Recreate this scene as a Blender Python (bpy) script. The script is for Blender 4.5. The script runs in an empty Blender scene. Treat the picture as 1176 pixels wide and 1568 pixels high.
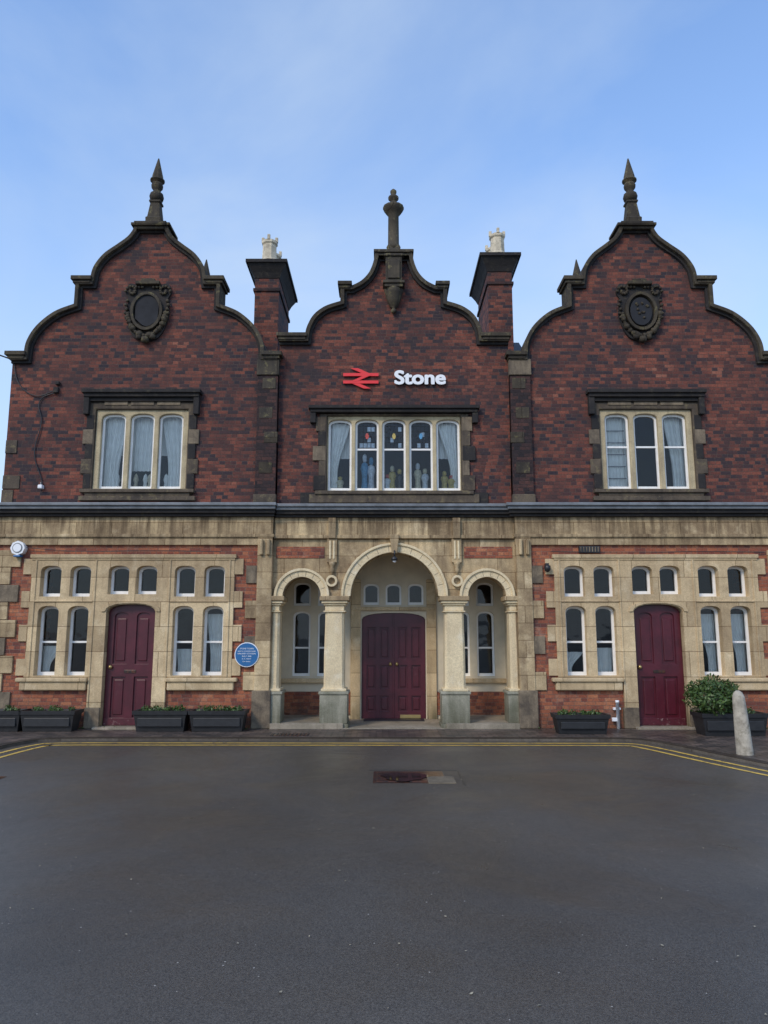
import bpy, bmesh, math, random
from mathutils import Vector
random.seed(7)
scene=bpy.context.scene
COL=scene.collection
R=math.radians

# ------------------------------------------------------------------ materials
def newmat(name):
    m=bpy.data.materials.new(name); m.use_nodes=True
    nt=m.node_tree; b=nt.nodes['Principled BSDF']
    return m,nt,b
def N(nt,t,**k):
    n=nt.nodes.new(t)
    for a,v in k.items(): setattr(n,a,v)
    return n
def M(nt,op,a,b=None,c=None,clamp=False):
    n=N(nt,'ShaderNodeMath',operation=op,use_clamp=clamp)
    for i,v in enumerate((a,b,c)):
        if v is None: continue
        if isinstance(v,(int,float)): n.inputs[i].default_value=v
        else: nt.links.new(v,n.inputs[i])
    return n.outputs[0]
def wallvec(nt):
    g=N(nt,'ShaderNodeNewGeometry'); s=N(nt,'ShaderNodeSeparateXYZ'); nt.links.new(g.outputs['Position'],s.inputs[0])
    a=M(nt,'ADD',s.outputs[0],s.outputs[1])
    c=N(nt,'ShaderNodeCombineXYZ'); nt.links.new(a,c.inputs[0]); nt.links.new(s.outputs[2],c.inputs[1])
    return g.outputs['Position'],c.outputs[0],s,a
def noise(nt,vec,scale,detail=5,rough=.6,dist=0):
    n=N(nt,'ShaderNodeTexNoise'); n.inputs['Scale'].default_value=scale; n.inputs['Detail'].default_value=detail
    n.inputs['Roughness'].default_value=rough; n.inputs['Distortion'].default_value=dist
    nt.links.new(vec,n.inputs['Vector']); return n.outputs['Fac']
def ramp(nt,fac,stops,interp=None):
    r=N(nt,'ShaderNodeValToRGB'); e=r.color_ramp.elements
    if interp: r.color_ramp.interpolation=interp
    while len(e)<len(stops): e.new(.5)
    for i,(p,c) in enumerate(stops):
        e[i].position=p
        if not isinstance(c,tuple): c=(c,c,c)
        e[i].color=(*c,1)
    nt.links.new(fac,r.inputs[0]); return r.outputs[0]
def mix(nt,fac,a,b,mode='MIX'):
    m=N(nt,'ShaderNodeMix',data_type='RGBA',blend_type=mode)
    for s,v in ((m.inputs[0],fac),(m.inputs[6],a),(m.inputs[7],b)):
        if isinstance(v,(int,float)): s.default_value=v
        elif isinstance(v,tuple): s.default_value=(*v,1)
        else: nt.links.new(v,s)
    return m.outputs[2]
def bump(nt,b,h,strength=.4,dist=.01,prev=None):
    u=N(nt,'ShaderNodeBump'); u.inputs['Strength'].default_value=strength; u.inputs['Distance'].default_value=dist
    nt.links.new(h,u.inputs['Height'])
    if prev is not None: nt.links.new(prev,u.inputs['Normal'])
    nt.links.new(u.outputs[0],b.inputs['Normal']); return u.outputs[0]

def brick_mat(name,stops,mortar,soot,sootcol,pale=None):
    """every brick gets its own colour from a palette; stretcher and header courses alternate"""
    RH=.062
    m,nt,b=newmat(name); pos,v,s,xx=wallvec(nt)
    wob=noise(nt,pos,1.3,2,.5)
    zz=M(nt,'MULTIPLY_ADD',wob,.012,s.outputs[2])
    zr=M(nt,'DIVIDE',zz,RH); row=M(nt,'FLOOR',zr); fz=M(nt,'FRACT',zr)
    par=M(nt,'MODULO',row,2.0); par=M(nt,'ABSOLUTE',par)
    wd=M(nt,'MULTIPLY_ADD',par,-.080,.180)
    xq=M(nt,'DIVIDE',xx,wd); xq=M(nt,'MULTIPLY_ADD',row,.37,xq)
    idx=M(nt,'FLOOR',xq); fx=M(nt,'FRACT',xq)
    cv=N(nt,'ShaderNodeCombineXYZ'); nt.links.new(idx,cv.inputs[0]); nt.links.new(row,cv.inputs[1])
    wn=N(nt,'ShaderNodeTexWhiteNoise',noise_dimensions='3D'); nt.links.new(cv.outputs[0],wn.inputs['Vector'])
    big=noise(nt,pos,.9,6,.65,.4)
    val=M(nt,'MULTIPLY',wn.outputs['Value'],.74); val=M(nt,'MULTIPLY_ADD',big,.95,val); val=M(nt,'SUBTRACT',val,.35,clamp=True)
    col=ramp(nt,val,stops)
    dx=M(nt,'MULTIPLY',M(nt,'MINIMUM',fx,M(nt,'SUBTRACT',1.0,fx)),wd)
    dz=M(nt,'MULTIPLY',M(nt,'MINIMUM',fz,M(nt,'SUBTRACT',1.0,fz)),RH)
    jag=noise(nt,pos,70,3,.6)
    dd=M(nt,'MULTIPLY_ADD',jag,.004,M(nt,'MINIMUM',dx,dz))
    mk=ramp(nt,M(nt,'MULTIPLY',dd,50.0),[(.22,1.),(.34,0.)])
    mn=noise(nt,pos,3,4,.6); mc=mix(nt,mn,mortar,tuple(k*.45 for k in mortar))
    col=mix(nt,M(nt,'MULTIPLY',mk,.85),col,mc)
    f=noise(nt,pos,38,5,.7); fr=ramp(nt,f,[(.3,.6),(.75,1.35)])
    col=mix(nt,1,col,fr,'MULTIPLY')
    l=noise(nt,pos,1.5,7,.7,.5); lr=ramp(nt,l,[(.45,0.),(.70,soot)])
    col=mix(nt,lr,col,sootcol)
    mp=N(nt,'ShaderNodeMapping'); mp.inputs['Scale'].default_value=(5,5,.6); nt.links.new(pos,mp.inputs[0])
    st=noise(nt,mp.outputs[0],1,5,.6); sr=ramp(nt,st,[(.56,0.),(.75,soot*.8)]); col=mix(nt,sr,col,sootcol)
    if pale:
        pn=noise(nt,pos,2.3,6,.7); pr=ramp(nt,pn,[(.56,0.),(.70,.5)]); col=mix(nt,pr,col,pale)
        damp=ramp(nt,s.outputs[2],[(.0,.75),(.45,0.)]); col=mix(nt,M(nt,'MULTIPLY',damp,noise(nt,pos,4,4,.6)),col,(.07,.065,.04))
    nt.links.new(col,b.inputs['Base Color']); b.inputs['Roughness'].default_value=.85
    b.inputs['Specular IOR Level'].default_value=.25
    h=M(nt,'MULTIPLY_ADD',mk,-1.2,f)
    bump(nt,b,h,.7,.008)
    return m
def stone_mat(name,base,dark,stain=.6,joints=True,bw=.62,rh=.29,pale=None,lichen=None,nscale=1.6,low=True):
    m,nt,b=newmat(name); pos,v,s,xx=wallvec(nt)
    n=noise(nt,pos,nscale,7,.68,.4); r=ramp(nt,n,[(.38,0.),(.66,stain)])
    col=mix(nt,r,base,dark)
    mp=N(nt,'ShaderNodeMapping'); mp.inputs['Scale'].default_value=(7,7,.9); nt.links.new(pos,mp.inputs[0])
    n3=noise(nt,mp.outputs[0],1.3,5,.6); r3=ramp(nt,n3,[(.48,0.),(.72,stain*.8)])
    col=mix(nt,r3,col,dark)
    if pale:
        n4=noise(nt,pos,3.7,4,.6); r4=ramp(nt,n4,[(.55,0.),(.7,.6)]); col=mix(nt,r4,col,pale)
    if lichen:
        n5=noise(nt,pos,9,4,.7); r5=ramp(nt,n5,[(.55,0.),(.66,.8)]); col=mix(nt,r5,col,lichen)
    if low:
        # rain-washed soot below the cornice, damp and algae near the ground
        mp3=N(nt,'ShaderNodeMapping'); mp3.inputs['Scale'].default_value=(9,9,.7); mp3.inputs['Location'].default_value=(3,5,1); nt.links.new(pos,mp3.inputs[0])
        n7=noise(nt,mp3.outputs[0],1.2,5,.65); zt=ramp(nt,M(nt,'MULTIPLY',s.outputs[2],.25),[(.70,0.),(.88,1.)])
        col=mix(nt,M(nt,'MULTIPLY',ramp(nt,n7,[(.42,0.),(.62,.85)]),zt),col,tuple(k*.6 for k in dark))
        damp=ramp(nt,s.outputs[2],[(.0,.95),(.5,0.)]); col=mix(nt,M(nt,'MULTIPLY',damp,ramp(nt,n7,[(.3,.3),(.6,1.)])),col,(.09,.085,.05))
    f=noise(nt,pos,60,4,.7); fr=ramp(nt,f,[(.3,.75),(.75,1.2)]); col=mix(nt,1,col,fr,'MULTIPLY')
    if joints:
        br=N(nt,'ShaderNodeTexBrick'); nt.links.new(v,br.inputs['Vector']); br.inputs['Scale'].default_value=1
        br.inputs['Brick Width'].default_value=bw; br.inputs['Row Height'].default_value=rh; br.inputs['Mortar Size'].default_value=.005
        br.inputs['Color1'].default_value=(1.10,1.06,.98,1); br.inputs['Color2'].default_value=(.70,.65,.59,1); br.inputs['Mortar'].default_value=(.36,.30,.24,1)
        col=mix(nt,1,col,br.outputs['Color'],'MULTIPLY')
    nt.links.new(col,b.inputs['Base Color']); b.inputs['Roughness'].default_value=.85; b.inputs['Specular IOR Level'].default_value=.25
    n6=noise(nt,pos,14,6,.7)
    bump(nt,b,n6,.55,.014)
    return m
def plain(name,c,rough=.5,var=.15,scale=20,metal=0,spec=.5,wear=None,wearrange=(.6,.7)):
    m,nt,b=newmat(name); g=N(nt,'ShaderNodeNewGeometry')
    n=noise(nt,g.outputs['Position'],scale,4,.6); r=ramp(nt,n,[(.3,1-var),(.7,1+var)])
    col=mix(nt,1,c,r,'MULTIPLY')
    if wear:
        n2=noise(nt,g.outputs['Position'],scale*1.3,6,.7); r2=ramp(nt,n2,[(wearrange[0],0.),(wearrange[1],1.)]); col=mix(nt,r2,col,wear)
    nt.links.new(col,b.inputs['Base Color']); b.inputs['Roughness'].default_value=rough; b.inputs['Metallic'].default_value=metal
    b.inputs['Specular IOR Level'].default_value=spec
    bump(nt,b,n,.15,.004)
    return m

UP=[(.0,(.032,.028,.037)),(.22,(.056,.037,.041)),(.42,(.112,.045,.038)),(.65,(.185,.062,.044)),(.88,(.26,.085,.055)),(1.,(.32,.13,.085))]
SO=[(.0,(.022,.020,.023)),(.5,(.055,.033,.032)),(1.,(.13,.055,.042))]
LO=[(.0,(.11,.05,.045)),(.25,(.24,.075,.05)),(.6,(.38,.12,.062)),(1.,(.50,.20,.10))]
M_BRK=brick_mat('brick_upper',UP,(.17,.13,.105),.7,(.048,.036,.037))
M_BRK2=brick_mat('brick_sooty',SO,(.07,.058,.052),.6,(.024,.022,.024))
M_BRKL=brick_mat('brick_lower',LO,(.30,.22,.17),.45,(.12,.06,.05),pale=(.42,.30,.22))
M_STL=stone_mat('ashlar_stone',(.66,.52,.32),(.23,.165,.105),.85,pale=(.74,.61,.41))
M_STW=stone_mat('window_stone',(.72,.57,.36),(.36,.265,.165),.65,joints=True,bw=.9,rh=.42,pale=(.78,.66,.46))
M_STM=stone_mat('upper_window_stone',(.15,.115,.08),(.045,.038,.034),.85,joints=False,lichen=(.20,.16,.09),low=False)
M_MUL=stone_mat('mullion_stone',(.62,.51,.31),(.22,.165,.11),.6,joints=False,low=False)
M_STD=stone_mat('sooty_stone',(.10,.085,.062),(.030,.028,.029),.8,joints=True,bw=.55,rh=5,lichen=(.19,.17,.09),low=False)
M_HOOD=stone_mat('black_stone',(.042,.037,.035),(.02,.02,.021),.7,joints=False,lichen=(.07,.06,.045),low=False)
M_QUO=stone_mat('quoin_stone',(.27,.21,.14),(.075,.06,.048),.9,joints=False,nscale=3,low=False)
M_COLM=stone_mat('column_stone',(.82,.67,.42),(.50,.38,.23),.5,joints=False,pale=(.84,.74,.55),low=False)
M_PED=stone_mat('pedestal_stone',(.42,.39,.30),(.15,.15,.10),.75,joints=False)
M_LEAD=plain('lead_flashing',(.17,.18,.19),.55,.3,6)
M_WHITE=plain('white_paint',(.88,.86,.81),.45,.06,8)
M_CREAM=plain('cream_paint',(.66,.57,.41),.6,.12,3)
M_RED=plain('crimson_door_paint',(.082,.010,.018),.36,.25,5,wear=(.13,.045,.05),wearrange=(.62,.75))
M_REDW=plain('worn_crimson_paint',(.082,.010,.018),.5,.3,14,wear=(.26,.16,.15),wearrange=(.58,.66))
M_BLACK=plain('black_metal',(.02,.02,.022),.4,.2)
M_SLATE=plain('slate_roof',(.07,.075,.085),.6,.3,5)
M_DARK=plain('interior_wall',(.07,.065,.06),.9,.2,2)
M_POT=plain('chimney_pot_clay',(.66,.57,.41),.8,.25,7,wear=(.28,.24,.18),wearrange=(.5,.7))
M_SIGNW=plain('sign_white',(.88,.88,.88),.4,.02)
M_SIGNR=plain('sign_red',(.80,.03,.03),.4,.05)
M_PLBLUE=plain('plaque_blue',(.02,.13,.32),.35,.1)
M_PLANTER=plain('planter_black_plastic',(.018,.018,.019),.5,.3,12)
M_SOIL=plain('soil',(.03,.02,.014),.95,.4,30)
M_WOOD=plain('weathered_wood',(.42,.37,.29),.8,.3,9,wear=(.20,.17,.12),wearrange=(.5,.7))
M_YEL=plain('yellow_line_paint',(.70,.45,.08),.7,.2,10,wear=(.14,.11,.07),wearrange=(.52,.66))
M_IRON=plain('cast_iron',(.045,.032,.028),.25,.4,14,metal=.3,wear=(.12,.045,.025),wearrange=(.45,.6))
M_CONC=plain('concrete_patch',(.15,.12,.08),.7,.3,12)
M_GREY=plain('grey_plastic',(.2,.2,.2),.5,.1)
M_BRASS=plain('brass',(.5,.36,.15),.35,.1,metal=.8)

def glass_mat():
    m=bpy.data.materials.new('window_glass'); m.use_nodes=True; nt=m.node_tree; nt.nodes.clear()
    o=N(nt,'ShaderNodeOutputMaterial'); t=N(nt,'ShaderNodeBsdfTransparent'); t.inputs[0].default_value=(.88,.91,.90,1)
    g=N(nt,'ShaderNodeBsdfGlossy'); g.inputs['Roughness'].default_value=.02; g.inputs['Color'].default_value=(1,1,1,1)
    fr=N(nt,'ShaderNodeFresnel'); fr.inputs['IOR'].default_value=1.5
    geo=N(nt,'ShaderNodeNewGeometry'); n=noise(nt,geo.outputs['Position'],2.3,2,.5); bu=N(nt,'ShaderNodeBump'); bu.inputs['Strength'].default_value=.25; bu.inputs['Distance'].default_value=.03
    nt.links.new(n,bu.inputs['Height']); nt.links.new(bu.outputs[0],g.inputs['Normal'])
    mx=N(nt,'ShaderNodeMixShader'); nt.links.new(fr.outputs[0],mx.inputs[0]); nt.links.new(t.outputs[0],mx.inputs[1]); nt.links.new(g.outputs[0],mx.inputs[2])
    nt.links.new(mx.outputs[0],o.inputs[0]); return m
M_GLASS=glass_mat()
def cloth_mat():
    m,nt,b=newmat('net_curtain'); b.inputs['Roughness'].default_value=.9
    g=N(nt,'ShaderNodeNewGeometry'); n=noise(nt,g.outputs['Position'],8,3,.5); c=ramp(nt,n,[(.3,(.84,.83,.80)),(.7,(.94,.93,.90))]); nt.links.new(c,b.inputs['Base Color'])
    return m
M_CLOTH=cloth_mat()
def leaf_mat():
    m,nt,b=newmat('leaf_green'); g=N(nt,'ShaderNodeNewGeometry')
    n=noise(nt,g.outputs['Position'],16,3,.6); c=ramp(nt,n,[(.3,(.02,.045,.01)),(.55,(.06,.11,.022)),(.75,(.13,.19,.045))])
    nt.links.new(c,b.inputs['Base Color']); b.inputs['Roughness'].default_value=.5; return m
M_LEAF=leaf_mat()
def asphalt_mat():
    m,nt,b=newmat('wet_asphalt'); g=N(nt,'ShaderNodeNewGeometry'); p=g.outputs['Position']
    n=noise(nt,p,.35,6,.6,.3); c=ramp(nt,n,[(.35,(.056,.048,.039)),(.65,(.086,.075,.062))])
    f=noise(nt,p,110,3,.8); fr=ramp(nt,f,[(.3,.35),(.7,1.85)]); c=mix(nt,1,c,fr,'MULTIPLY')
    vo=N(nt,'ShaderNodeTexVoronoi'); vo.inputs['Scale'].default_value=26; nt.links.new(p,vo.inputs['Vector'])
    lim=M(nt,'LESS_THAN',vo.outputs['Distance'],.12)
    sc=N(nt,'ShaderNodeSeparateColor'); nt.links.new(vo.outputs['Color'],sc.inputs[0])
    gt=M(nt,'GREATER_THAN',sc.outputs[0],.955)
    mu=M(nt,'MULTIPLY',lim,gt)
    c=mix(nt,mu,c,(.46,.42,.36)); nt.links.new(c,b.inputs['Base Color'])
    rr=ramp(nt,noise(nt,p,.7,6,.68,.8),[(.35,.27),(.62,.55)]); nt.links.new(rr,b.inputs['Roughness'])
    b.inputs['Specular IOR Level'].default_value=.5
    bump(nt,b,f,.55,.007)
    return m
M_ASPH=asphalt_mat()
def setts_mat():
    m,nt,b=newmat('stone_setts'); g=N(nt,'ShaderNodeNewGeometry'); p=g.outputs['Position']
    br=N(nt,'ShaderNodeTexBrick'); nt.links.new(p,br.inputs['Vector']); br.inputs['Scale'].default_value=1
    br.inputs['Brick Width'].default_value=.2; br.inputs['Row Height'].default_value=.11; br.inputs['Mortar Size'].default_value=.010
    br.inputs['Color1'].default_value=(.16,.115,.09,1); br.inputs['Color2'].default_value=(.06,.048,.044,1); br.inputs['Mortar'].default_value=(.025,.024,.018,1)
    n=noise(nt,p,2,5,.6); r=ramp(nt,n,[(.3,.55),(.7,1.4)]); c=mix(nt,1,br.outputs['Color'],r,'MULTIPLY')
    nt.links.new(c,b.inputs['Base Color']); b.inputs['Roughness'].default_value=.42
    bump(nt,b,M(nt,'MULTIPLY',br.outputs['Fac'],-1.0),.7,.012)
    return m
M_SETT=setts_mat()
M_KERB=stone_mat('kerb_stone',(.17,.15,.13),(.07,.06,.05),.7,joints=True,bw=.9,rh=5,low=False)
M_FLOOR=stone_mat('porch_floor_stone',(.38,.32,.24),(.15,.13,.09),.7,joints=False,low=False)

# ------------------------------------------------------------------ geometry
def empty(name,loc=(0,0,0)):
    e=bpy.data.objects.new(name,None); e.location=loc; COL.objects.link(e); e.empty_display_size=.3; return e
def mkobj(name,me,mat,parent=None):
    o=bpy.data.objects.new(name,me); COL.objects.link(o)
    if mat: me.materials.append(mat)
    if parent: o.parent=parent; o.matrix_parent_inverse.identity()
    return o
def bm_obj(name,bm,mat,parent=None,smooth=False):
    bmesh.ops.recalc_face_normals(bm,faces=bm.faces)
    me=bpy.data.meshes.new(name); bm.to_mesh(me); bm.free()
    if smooth:
        for p in me.polygons: p.use_smooth=True
    return mkobj(name,me,mat,parent)
def add_box(bm,x0,x1,y0,y1,z0,z1,bev=0):
    if x0>x1:x0,x1=x1,x0
    vs=[bm.verts.new((x,y,z)) for x in (x0,x1) for y in (y0,y1) for z in (z0,z1)]
    idx=[(0,1,3,2),(4,6,7,5),(0,4,5,1),(2,3,7,6),(0,2,6,4),(1,5,7,3)]
    fs=[bm.faces.new([vs[i] for i in f]) for f in idx]
    if bev:
        es=list({e for f in fs for e in f.edges})
        bmesh.ops.bevel(bm,geom=es,offset=bev,segments=2,affect='EDGES',profile=.5)
def box(name,x0,x1,y0,y1,z0,z1,mat,parent,bev=.006):
    bm=bmesh.new(); add_box(bm,x0,x1,y0,y1,z0,z1,bev); return bm_obj(name,bm,mat,parent)
def boxes(name,lst,mat,parent,bev=.006):
    bm=bmesh.new()
    for b in lst: add_box(bm,*b,bev)
    return bm_obj(name,bm,mat,parent)
PENDING=[]
def panel(name,outline,holes,y0,y1,mat,parent,bev=0):
    cu=bpy.data.curves.new(name,'CURVE'); cu.dimensions='2D'; cu.fill_mode='BOTH'; cu.extrude=(y1-y0)/2
    for poly in [outline]+list(holes):
        sp=cu.splines.new('POLY'); sp.points.add(len(poly)-1)
        for i,(x,z) in enumerate(poly): sp.points[i].co=(x,z,0,1)
        sp.use_cyclic_u=True
    o=bpy.data.objects.new(name+'_crv',cu); COL.objects.link(o)
    PENDING.append((o,name,(y0+y1)/2,mat,parent,bev))
def flush():
    dg=bpy.context.evaluated_depsgraph_get(); dg.update()
    for o,name,ym,mat,parent,bev in PENDING:
        me=bpy.data.meshes.new_from_object(o.evaluated_get(dg))
        for v in me.vertices:
            x,y,z=v.co; v.co=(x,ym-z,y)
        me.materials.clear(); me.name=name
        if bev:
            bm=bmesh.new(); bm.from_mesh(me); bmesh.ops.remove_doubles(bm,verts=bm.verts,dist=.0004); bm.to_mesh(me); bm.free()
        no=mkobj(name,me,mat,parent)
        if bev:
            md=no.modifiers.new('bevel','BEVEL'); md.width=bev; md.segments=2; md.limit_method='ANGLE'; md.angle_limit=R(50)
    for o,*_ in PENDING:
        cu=o.data; bpy.data.objects.remove(o); bpy.data.curves.remove(cu)
    PENDING.clear()
def rect(x0,x1,z0,z1): return [(x0,z0),(x1,z0),(x1,z1),(x0,z1)]
def archtop(x0,x1,zs,rise,n=10,kind='seg'):
    xc=(x0+x1)/2; w=(x1-x0)/2; pts=[]
    for i in range(n+1):
        t=math.pi*i/n
        c=math.cos(t); e=max(0,(1-abs(c)**2.6))**(1/2.0)
        pts.append((xc+w*c,zs+rise*e))
    return pts
def arched(xc,w,z0,z1,rise):
    return [(xc-w/2,z0),(xc+w/2,z0)]+archtop(xc-w/2,xc+w/2,z1-rise,rise)
def lathe(name,cx,cy,prof,segs,mat,parent,rot=0,smooth=None):
    bm=bmesh.new(); rings=[]
    for r,z in prof:
        rings.append([bm.verts.new((cx+max(r,.0005)*math.cos(rot+2*math.pi*i/segs),cy+max(r,.0005)*math.sin(rot+2*math.pi*i/segs),z)) for i in range(segs)])
    for a,b in zip(rings,rings[1:]):
        for i in range(segs): bm.faces.new((a[i],a[(i+1)%segs],b[(i+1)%segs],b[i]))
    bm.faces.new(rings[0][::-1]); bm.faces.new(rings[-1])
    return bm_obj(name,bm,mat,parent,smooth=(segs>8) if smooth is None else smooth)
def catmull(pts,n=6):
    out=[]
    P=[pts[0]]+pts+[pts[-1]]
    for i in range(1,len(P)-2):
        p0,p1,p2,p3=P[i-1],P[i],P[i+1],P[i+2]
        for k in range(n):
            t=k/n
            out.append(tuple(.5*((2*p1[j])+(-p0[j]+p2[j])*t+(2*p0[j]-5*p1[j]+4*p2[j]-p3[j])*t*t+(-p0[j]+3*p1[j]-3*p2[j]+p3[j])*t**3) for j in (0,1)))
    out.append(pts[-1]); return out
def inset(path,d):
    out=[]
    for i,p in enumerate(path):
        a=path[max(i-1,0)]; b=path[min(i+1,len(path)-1)]
        def nrm(u,v):
            dx,dz=v[0]-u[0],v[1]-u[1]; l=math.hypot(dx,dz) or 1; return (-dz/l,dx/l)
        n1=nrm(a,p) if i>0 else nrm(p,b); n2=nrm(p,b) if i<len(path)-1 else n1
        nx,nz=n1[0]+n2[0],n1[1]+n2[1]; l=math.hypot(nx,nz) or 1; nx/=l; nz/=l
        c=max(nx*n1[0]+nz*n1[1],.66); out.append((p[0]+nx*d/c,p[1]+nz*d/c))
    return out
def shift(path,cx): return [(x+cx,z) for x,z in path]
def glasspane(name,x0,x1,y,z0,z1,parent):
    bm=bmesh.new(); vs=[bm.verts.new(c) for c in ((x0,y,z0),(x1,y,z0),(x1,y,z1),(x0,y,z1))]; bm.faces.new(vs)
    me=bpy.data.meshes.new(name); bm.to_mesh(me); bm.free(); return mkobj(name,me,M_GLASS,parent)
def window(xc,w,z0,z1,rise,y,parent,bar=None,fr=.035):
    panel('sash_frame',arched(xc,w+.02,z0-.01,z1+.01,rise),[arched(xc,w-2*fr,z0+fr*1.4,z1-fr,rise*.8)],y,y+.05,M_WHITE,parent)
    if bar: 
        for bz in bar: box('sash_bar',xc-w/2+fr-.01,xc+w/2-fr+.01,y+.008,y+.045,bz-.017,bz+.017,M_WHITE,parent,.003)
    glasspane('glass',xc-w/2,xc+w/2,y+.03,z0,z1-.005,parent)
def curtain(x0,x1,z0,z1,y,parent,left=True,pinch=0.5,folds=6,amp=.02):
    bm=bmesh.new(); nx,nz=28,12; g=[]
    for j in range(nz+1):
        t=j/nz; z=z1+(z0-z1)*t
        wd=(x1-x0)*(1-pinch*math.sin(min(1,t*1.25)*math.pi/2)**1.5)
        row=[]
        for i in range(nx+1):
            s=i/nx; x=(x0+wd*s) if left else (x1-wd*s)
            row.append(bm.verts.new((x,y+amp*math.sin(s*folds*2*math.pi+t*.7)+.006*math.sin(s*37),z)))
        g.append(row)
    for j in range(nz):
        for i in range(nx): bm.faces.new((g[j][i],g[j][i+1],g[j+1][i+1],g[j+1][i]))
    return bm_obj('curtain',bm,M_CLOTH,parent,True)

B=empty('railway_station_building')

# ---------------------------------------------------------------- gable profiles
WG=[(2.41,3.62),(2.41,6.50),(2.17,6.50)]+catmull([(2.17,6.50),(2.14,6.78),(1.98,7.08),(1.68,7.35),(1.33,7.50)])[1:]+[(1.33,7.95),(1.07,7.95)]+\
   catmull([(1.07,7.95),(1.02,8.22),(.85,8.48),(.60,8.68),(.43,8.82),(.34,8.95),(.31,9.05)])[1:]
CG=[(2.09,3.62),(2.09,6.88),(1.62,6.88)]+catmull([(1.62,6.88),(1.59,7.07),(1.47,7.31),(1.26,7.48),(.98,7.58)])[1:]+[(.98,7.88),(.78,7.88)]+\
   catmull([(.78,7.88),(.60,7.98),(.46,8.14),(.38,8.34),(.34,8.55)])[1:]
def full(h): return h+[(-x,z) for x,z in h[::-1]]
def gable(h,cx,yf,holes,name,mat,front=True):
    p=full(h); w=inset(p[1:-1],.02)
    w=[(p[0][0]-.02,p[0][1])]+w+[(p[-1][0]+.02,p[-1][1])]
    panel(name,shift(w,cx),holes,yf,yf+.3,mat,B)
    c=p[1:-1]
    if front:
        a=c; b=inset(c,.07); d=inset(c,.115)
        panel('gable_coping',shift(a+b[::-1],cx),[],yf-.12,yf+.36,M_STD,B,.012)
        panel('gable_coping_moulding',shift(inset(c,.066)+d[::-1],cx),[],yf-.055,yf+.32,M_HOOD,B,.01)  # moulding roll; its near-black colour also stands in for shade under the coping
    else:
        panel('gable_coping',shift(c+inset(c,.08)[::-1],cx),[],yf-.05,yf+.36,M_STD,B)

def wing_finial(cx,cy,name):
    lathe(name+'_base',cx,cy,[(.40,9.03),(.42,9.06),(.42,9.10),(.30,9.13),(.22,9.16),(.20,9.20),(.185,9.24)],4,M_STD,B,R(45))
    lathe(name,cx,cy,[(.20,9.2),(.205,9.27),(.17,9.30),(.12,9.60),(.15,9.62),(.15,9.65),(.10,9.67)],4,M_STD,B,R(45))
    lathe(name+'_balls',cx,cy,[(.07,9.65),(.12,9.70),(.135,9.76),(.12,9.82),(.07,9.86),(.07,9.90),(.105,9.95),(.11,10.0),(.09,10.05),(.06,10.07),(.135,10.09),(.135,10.115),(.08,10.13)],16,M_STD,B)
    lathe(name+'_spire',cx,cy,[(.105,10.12),(.10,10.20),(.012,10.57)],8,M_STD,B,R(22))
for cx in (-4.51,4.51):
    wing_finial(cx,.12,'finial'); wing_finial(cx,4.0,'rear_finial')
lathe('centre_finial_base',0,.2,[(.42,8.53),(.42,8.58),(.22,8.62),(.17,8.70),(.15,8.78)],4,M_STD,B,R(45))
lathe('centre_finial',0,.2,[(.12,8.7),(.135,8.78),(.105,8.82),(.10,9.42),(.13,9.46),(.16,9.50),(.20,9.56),(.20,9.60),(.10,9.66),(.06,9.70),(.06,9.73),(.10,9.77),(.10,9.81),(.06,9.85),(.045,9.87),(.06,9.90),(.06,9.94),(.02,9.98)],12,M_STD,B)

plate_mat=plain('slate_plate',(.028,.029,.033),.75,.25,4,spec=.2)
def door(cx,y,w,h,rise,z0,double=False):
    panel('door_leaf',arched(cx,w-.01,z0,h-.005,rise),[],y+.035,y+.075,M_RED,B)
    if not double:
        hs=[arched(cx-.19,.24,1.05,h-.14,.07),arched(cx+.19,.24,1.05,h-.14,.07),rect(cx-.31,cx-.07,.16,.84),rect(cx+.07,cx+.31,.16,.84)]
        panel('door_frame',arched(cx,w-.01,z0,h-.005,rise),hs,y+.005,y+.04,M_RED,B,.006)
        boxes('door_panels',[(cx-.27,cx-.11,y+.018,y+.04,1.10,h-.24),(cx+.11,cx+.27,y+.018,y+.04,1.10,h-.24)],M_RED,B,.012)
        boxes('door_panels_lower',[(cx-.27,cx-.11,y+.018,y+.04,.21,.79),(cx+.11,cx+.27,y+.018,y+.04,.21,.79)],M_RED,B,.012)
        box('kick_board',cx-w/2+.02,cx+w/2-.02,y-.003,y+.01,z0+.01,z0+.12,M_REDW,B,.003)
        box('letter_box',cx-.1,cx+.1,y-.008,y+.01,.90,.95,M_IRON,B,.004)
        lathe('door_knob',cx-.33,y-.02,[(.0,.96),(.03,.98),(.035,1.0),(.03,1.02),(.0,1.04)],12,M_BRASS,B)
    else:
        hs=[]; bl=[]
        for s in (-1,1):
            for o in (.17,.42):
                for (a,b_) in ((.14,.42),(.55,.98),(1.10,h-.27)):
                    hs.append(rect(cx+s*o-.085,cx+s*o+.085,a,b_)); bl.append((cx+s*o-.055,cx+s*o+.055,y+.018,y+.04,a+.03,b_-.03))
        panel('door_frame',arched(cx,w-.01,z0,h-.005,rise),hs,y+.005,y+.04,M_RED,B,.006)
        boxes('door_panels',bl,M_RED,B,.01)
        box('door_meeting_stile',cx-.015,cx+.015,y-.01,y+.01,z0,h-.02,M_RED,B,.004)
        for s in (-1,1): lathe('door_knob',cx+s*.06,y-.02,[(.0,.96),(.025,.98),(.03,1.0),(.025,1.02),(.0,1.04)],12,M_BRASS,B)
        box('kick_plate',cx+.12,cx+.5,y-.006,y+.006,z0+.02,z0+.08,M_BRASS,B,.002)

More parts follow.
